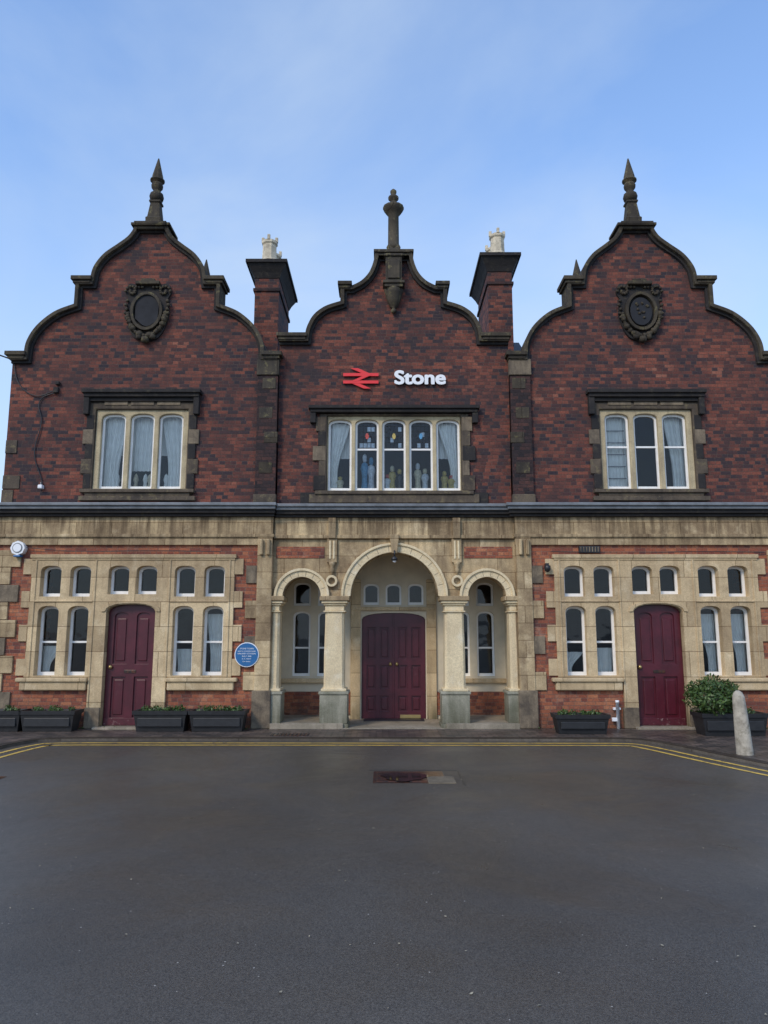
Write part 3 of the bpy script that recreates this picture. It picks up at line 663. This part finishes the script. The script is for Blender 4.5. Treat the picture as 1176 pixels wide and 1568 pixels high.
SC=empty('security_camera'); boxes('camera_bracket',[(2.60,2.66,-.10,.0,2.70,2.76)],M_BLACK,SC,.006); lathe('camera_dome',2.63,-.10,[(.0,2.60),(.04,2.62),(.055,2.66),(.055,2.71),(.02,2.73)],16,M_BLACK,SC)
JB=empty('junction_box'); boxes('junction_case',[(-6.12,-6.03,-.07,.0,5.83,5.93),(-6.09,-6.02,-.07,.0,5.98,6.04)],M_HOOD,JB,.01)
FL=empty('outdoor_lamp'); boxes('lamp_body',[(-6.25,-6.17,-.1,.0,4.07,4.14)],M_SIGNW,FL,.015); boxes('lamp_arm',[(-6.225,-6.205,-.06,.0,4.14,4.19)],M_GREY,FL,.005)
def cable(name,pts,r,mat,parent=None):
    cu=bpy.data.curves.new(name,'CURVE'); cu.dimensions='3D'; cu.bevel_depth=r; cu.bevel_resolution=1
    sp=cu.splines.new('BEZIER'); sp.bezier_points.add(len(pts)-1)
    for i,p in enumerate(pts): bp=sp.bezier_points[i]; bp.co=p; bp.handle_left_type=bp.handle_right_type='AUTO'
    o=bpy.data.objects.new(name,cu); COL.objects.link(o); cu.materials.append(mat)
    if parent: parent_to(o,parent)
    return o
cable('wall_cable',[(-6.9,-.02,6.45),(-6.75,-.03,6.0),(-6.45,-.03,5.78),(-6.28,-.03,5.80),(-6.15,-.03,5.86)],.009,M_BLACK)
cable('wall_cable',[(-6.1,-.03,5.84),(-6.35,-.025,5.70),(-6.30,-.025,5.3),(-6.38,-.025,4.7),(-6.24,-.025,4.3),(-6.2,-.025,4.18)],.009,M_BLACK)
cable('overhead_cable',[(-9.5,-1.5,7.3),(-7.8,-.7,6.66),(-6.9,-.05,6.45)],.013,M_BLACK)
cable('conduit_cable',[(-6.38,-.05,3.03),(-5.5,-.055,2.97),(-4.2,-.055,2.985),(-3.0,-.055,2.96)],.006,M_BLACK)
cable('conduit_cable',[(2.7,-.055,2.96),(4.2,-.055,2.94),(5.2,-.055,2.96),(6.4,-.05,2.95)],.006,M_BLACK)
OP=empty('white_outlet_pipe'); lathe('pipe',4.0-.28,-.08,[(.028,0),(.028,.42),(.032,.42),(.032,.46),(.02,.46)],12,M_SIGNW,OP); boxes('pipe_bracket',[(3.66,3.78,-.06,.0,.30,.34),(3.62,3.72,-.1,-.06,.12,.18)],M_SIGNW,OP,.006)

# ---------------------------------------------------------------- planters and plants
def leaves(bm,cx,cy,cz,rx,ry,rz,n,size,hollow=.35):
    for _ in range(n):
        while True:
            v=Vector((random.uniform(-1,1),random.uniform(-1,1),random.uniform(-1,1)))
            if hollow<v.length<1: break
        d=v.normalized(); bumpy=1+.18*math.sin(5*d.x+3*d.z+1)*math.cos(4*d.y+2*d.z)
        p=Vector((cx+v.x*rx*bumpy,cy+v.y*ry*bumpy,cz+v.z*rz*bumpy))
        a=Vector((random.gauss(0,1),random.gauss(0,1),random.gauss(0,1))).normalized(); b=a.cross(d+Vector((.01,0,.3))).normalized()
        s=size*random.uniform(.6,1.3)
        q=[p-a*s,p+b*s*.45,p+a*s,p-b*s*.45]
        bm.faces.new([bm.verts.new(c) for c in q])
def planter(xc,yc,w,h,d=.34,plants=40):
    P=empty('planter_box')
    bm=bmesh.new(); r=[]
    for z,e in ((0.0,-.04),(h-.06,.0),(h-.06,.02),(h,.025),(h,-.02),(h-.05,-.03)):
        r.append([bm.verts.new(c) for c in ((xc-w/2-e,yc-d/2-e,z),(xc+w/2+e,yc-d/2-e,z),(xc+w/2+e,yc+d/2+e,z),(xc-w/2-e,yc+d/2+e,z))])
    for a,b in zip(r,r[1:]):
        for i in range(4): bm.faces.new((a[i],a[(i+1)%4],b[(i+1)%4],b[i]))
    bm.faces.new(r[0][::-1]); bm_obj('trough',bm,M_PLANTER,P)
    box('soil',xc-w/2+.02,xc+w/2-.02,yc-d/2+.02,yc+d/2-.02,h-.07,h-.03,M_SOIL,P,0)
    boxes('trough_panel',[(xc-w/2+.06,xc+w/2-.06,yc-d/2-.006,yc-d/2+.05,.08,h-.11)],M_PLANTER,P,.01)
    bm=bmesh.new()
    for _ in range(plants//6):
        leaves(bm,xc+random.uniform(-w/2+.08,w/2-.08),yc+random.uniform(-.1,.1),h+.01,.07,.06,random.uniform(.03,.08),40,.024,.1)
    bm_obj('bedding_plants',bm,M_LEAF,P)
for x,w,pl in ((-6.45,.78,30),(-5.62,.86,60),(-3.80,.84,90),(-2.88,.88,100)): planter(x,-.32,w,.33,.34,pl)
planter(2.95,-.62,.82,.30,.34,60)
planter(5.25,-.80,1.0,.34,.42,60)
SH=empty('evergreen_shrub'); bm=bmesh.new()
leaves(bm,4.98,-.85,.60,.40,.36,.30,2600,.032,.55)
for i in range(16):
    a=random.uniform(0,6.28); leaves(bm,4.98+.34*math.cos(a),-.85+.3*math.sin(a),.55+random.uniform(-.12,.2),.12,.12,.10,90,.03,.1)
bm_obj('foliage',bm,M_LEAF,SH)
bm=bmesh.new()
for i in range(7):
    a=i*.9; cxp=4.98+.05*math.cos(a); mt=bmesh.ops.create_cone(bm,segments=6,radius1=.018,radius2=.006,depth=.42,cap_ends=True)
    for v in mt['verts']: v.co=Vector((cxp+v.co.x+(v.co.z+.21)*.45*math.cos(a),-.85+v.co.y+(v.co.z+.21)*.4*math.sin(a),.48+v.co.z))
bm_obj('stems',bm,M_WOOD,SH)
BO=empty('wooden_bollard')
bm=bmesh.new(); rings=[]
for z,k in ((0,1.0),(.35,.9),(.65,.76),(.74,.70),(.79,.5),(.815,.22)):
    rings.append([bm.verts.new((4.54+.105*k*math.cos(2*math.pi*i/14)*(1+.03*math.sin(3*i))-.04*z,-2.74+.105*k*math.sin(2*math.pi*i/14),z)) for i in range(14)])
for a,b in zip(rings,rings[1:]):
    for i in range(14): bm.faces.new((a[i],a[(i+1)%14],b[(i+1)%14],b[i]))
bm.faces.new(rings[-1]); bm_obj('post',bm,M_WOOD,BO,True)

# ---------------------------------------------------------------- ground
def poly_obj(name,pts,z,mat,parent=None,thick=0):
    bm=bmesh.new(); vs=[bm.verts.new((x,y,z)) for x,y in pts]; f=bm.faces.new(vs)
    if f.normal.z<0: f.normal_flip()
    if thick:
        r=bmesh.ops.extrude_face_region(bm,geom=[f]); 
        for v in [g for g in r['geom'] if isinstance(g,bmesh.types.BMVert)]: v.co.z-=thick
        bmesh.ops.recalc_face_normals(bm,faces=bm.faces)
    me=bpy.data.meshes.new(name); bm.to_mesh(me); bm.free(); return mkobj(name,me,mat,parent)
RZ=-.04
poly_obj('road',[(-300,-300),(300,-300),(300,300),(-300,300)],RZ,M_ASPH)
def smoothc(p): 
    return catmull(p,6)
kerb=[(-5.75,-12)]+smoothc([(-5.72,-4),(-5.60,-2.2),(-5.42,-1.45),(-5.15,-1.25),(-4.6,-1.2)])+smoothc([(3.2,-1.25),(3.65,-1.38),(3.92,-1.85),(4.22,-2.75),(4.6,-3.8),(5.2,-5.2),(6.5,-7.0)])+[(14,-14)]
outer=kerb+[(14,.0),(14,6),(-14,6),(-14,-12)]
poly_obj('pavement',outer,-.002,M_SETT,None,.03)
def ribbon(name,path,d0,d1,z,mat,thick=0):
    a=inset(path,d0); b=inset(path,d1)
    bm=bmesh.new(); va=[bm.verts.new((x,y,z)) for x,y in a]; vb=[bm.verts.new((x,y,z)) for x,y in b]
    for i in range(len(a)-1):
        bm.faces.new((va[i],va[i+1],vb[i+1],vb[i]))
        if thick:
            w0=bm.verts.new((va[i].co.x,va[i].co.y,z-thick)); w1=bm.verts.new((va[i+1].co.x,va[i+1].co.y,z-thick)); bm.faces.new((va[i],w0,w1,va[i+1]))
    for f in bm.faces: f.normal_update()
    me=bpy.data.meshes.new(name); bm.to_mesh(me); bm.free(); return mkobj(name,me,mat)
ribbon('kerb',kerb,-.01,.13,.003,M_KERB,.045)
ribbon('yellow_line',kerb,-.20,-.26,RZ+.004,M_YEL)
ribbon('yellow_line',kerb,-.42,-.48,RZ+.004,M_YEL)
UC=empty('utility_cover')
boxes('cover_frame',[(-.30,.50,-4.42,-3.74,RZ-.02,RZ+.004)],M_IRON,UC,0)
boxes('cover_plates',[(-.26,.07,-4.36,-3.80,RZ,RZ+.009),(.10,.46,-4.36,-3.80,RZ,RZ+.009)],M_IRON,UC,.003)
boxes('concrete_infill',[(.30,.60,-4.46,-4.10,RZ-.01,RZ+.0125)],M_CONC,UC,.002)
boxes('asphalt_seam',[(-.36,.70,-3.66,-3.64,RZ-.01,RZ+.003),(.68,.70,-4.55,-3.66,RZ-.01,RZ+.003)],M_BLACK,UC,0)
M_WATER,_nt,_b=newmat('puddle_water'); _b.inputs['Base Color'].default_value=(.02,.014,.012,1); _b.inputs['Roughness'].default_value=.03; _b.inputs['Specular IOR Level'].default_value=.6
def puddle(x,y,rx,ry,z,par,ph=.5):
    bm=bmesh.new(); pts=[]
    for i in range(30):
        a=2*math.pi*i/30; r=1+.14*math.sin(3*a+ph)+.08*math.sin(7*a+ph); pts.append(bm.verts.new((x+rx*r*math.cos(a),y+ry*r*math.sin(a),z)))
    bm.faces.new(pts); return bm_obj('puddle',bm,M_WATER,par)
puddle(.05,-4.12,.26,.24,RZ+.0145,UC)
UC2=empty('utility_cover'); boxes('cover_frame',[(-4.9,-4.45,-4.45,-4.05,RZ-.02,RZ+.004)],M_IRON,UC2,0); boxes('cover_plate',[(-4.87,-4.48,-4.42,-4.08,RZ,RZ+.008)],M_IRON,UC2,.003)
puddle(-4.72,-4.26,.16,.13,RZ+.012,UC2,2.)
DC=empty('drain_cover'); boxes('drain_frame',[(-1.95,-1.35,-.95,-.68,-.01,.004)],M_IRON,DC,0)
boxes('drain_slots',[(-1.92+i*.06,-1.90+i*.06,-.93,-.70,-.01,.008) for i in range(10)],M_BLACK,DC,0)
bm=bmesh.new()
for _ in range(240):
    x=random.uniform(-5,5); y=random.uniform(-11.6,-2.2); s=random.uniform(.005,.014); a=random.uniform(0,6.28)
    q=[(x+s*math.cos(a+k*1.57)*(1 if k%2 else .5),y+s*math.sin(a+k*1.57)*(1 if k%2 else .5),RZ+.004+random.uniform(0,.006)) for k in range(4)]
    bm.faces.new([bm.verts.new(c) for c in q])
me=bpy.data.meshes.new('leaf_litter'); bm.to_mesh(me); bm.free(); mkobj('leaf_litter',me,plain('dry_leaf',(.34,.29,.20),.8,.5,5))
bm=bmesh.new()
for _ in range(40):
    x=random.choice([random.uniform(-6.8,-2.2),random.uniform(2.2,6.8)]); leaves(bm,x,-.10,.01,.05,.03,.03,10,.018,.1)
bm_obj('wall_foot_weeds',bm,M_LEAF)
flush()

# ---------------------------------------------------------------- sky & light
W=bpy.data.worlds.new('World'); scene.world=W; W.use_nodes=True; nt=W.node_tree; bg=nt.nodes['Background']
SUN_EL,SUN_AZ=R(38),R(215)
sk=N(nt,'ShaderNodeTexSky',sky_type='NISHITA'); sk.sun_disc=False; sk.sun_elevation=SUN_EL; sk.sun_rotation=SUN_AZ; sk.air_density=1.0; sk.dust_density=.6; sk.ozone_density=1.5
tc=N(nt,'ShaderNodeTexCoord'); sp=N(nt,'ShaderNodeSeparateXYZ'); nt.links.new(tc.outputs['Generated'],sp.inputs[0])
mp=N(nt,'ShaderNodeMapping'); mp.inputs['Scale'].default_value=(1.0,1.0,2.0); mp.inputs['Location'].default_value=(1.7,.4,.9); mp.inputs['Rotation'].default_value=(0,R(14),0); nt.links.new(tc.outputs['Generated'],mp.inputs[0])
n=noise(nt,mp.outputs[0],1.8,9,.52,.5); cr=ramp(nt,n,[(.42,0.),(.56,.22),(.74,.62)])
hz=ramp(nt,sp.outputs[2],[(.0,.97),(.18,.80),(.36,.48),(.55,.20),(.8,.06)])
base=mix(nt,1,sk.outputs[0],(1.65,2.15,2.65),'MULTIPLY')
inv=M(nt,'MULTIPLY',M(nt,'SUBTRACT',1.0,hz),cr)
col=mix(nt,M(nt,'ADD',hz,inv,clamp=True),base,(5.3,6.4,7.8))
nt.links.new(col,bg.inputs[0]); bg.inputs[1].default_value=.12
L=bpy.data.lights.new('sun','SUN'); L.energy=1.7; L.angle=R(14); L.color=(1,.84,.64)
lo=bpy.data.objects.new('sun',L); COL.objects.link(lo)
d=Vector((math.sin(SUN_AZ)*math.cos(SUN_EL),math.cos(SUN_AZ)*math.cos(SUN_EL),math.sin(SUN_EL)))
lo.rotation_euler=d.to_track_quat('Z','Y').to_euler()

cam=bpy.data.cameras.new('camera'); co=bpy.data.objects.new('camera',cam); COL.objects.link(co)
co.location=(-.18,-12.8,1.55); co.rotation_euler=(R(99.39),0,0); cam.sensor_fit='VERTICAL'; cam.sensor_height=36; cam.lens=26; cam.clip_end=1000
scene.camera=co
scene.view_settings.view_transform='Standard'; scene.view_settings.look='None'; scene.view_settings.exposure=0
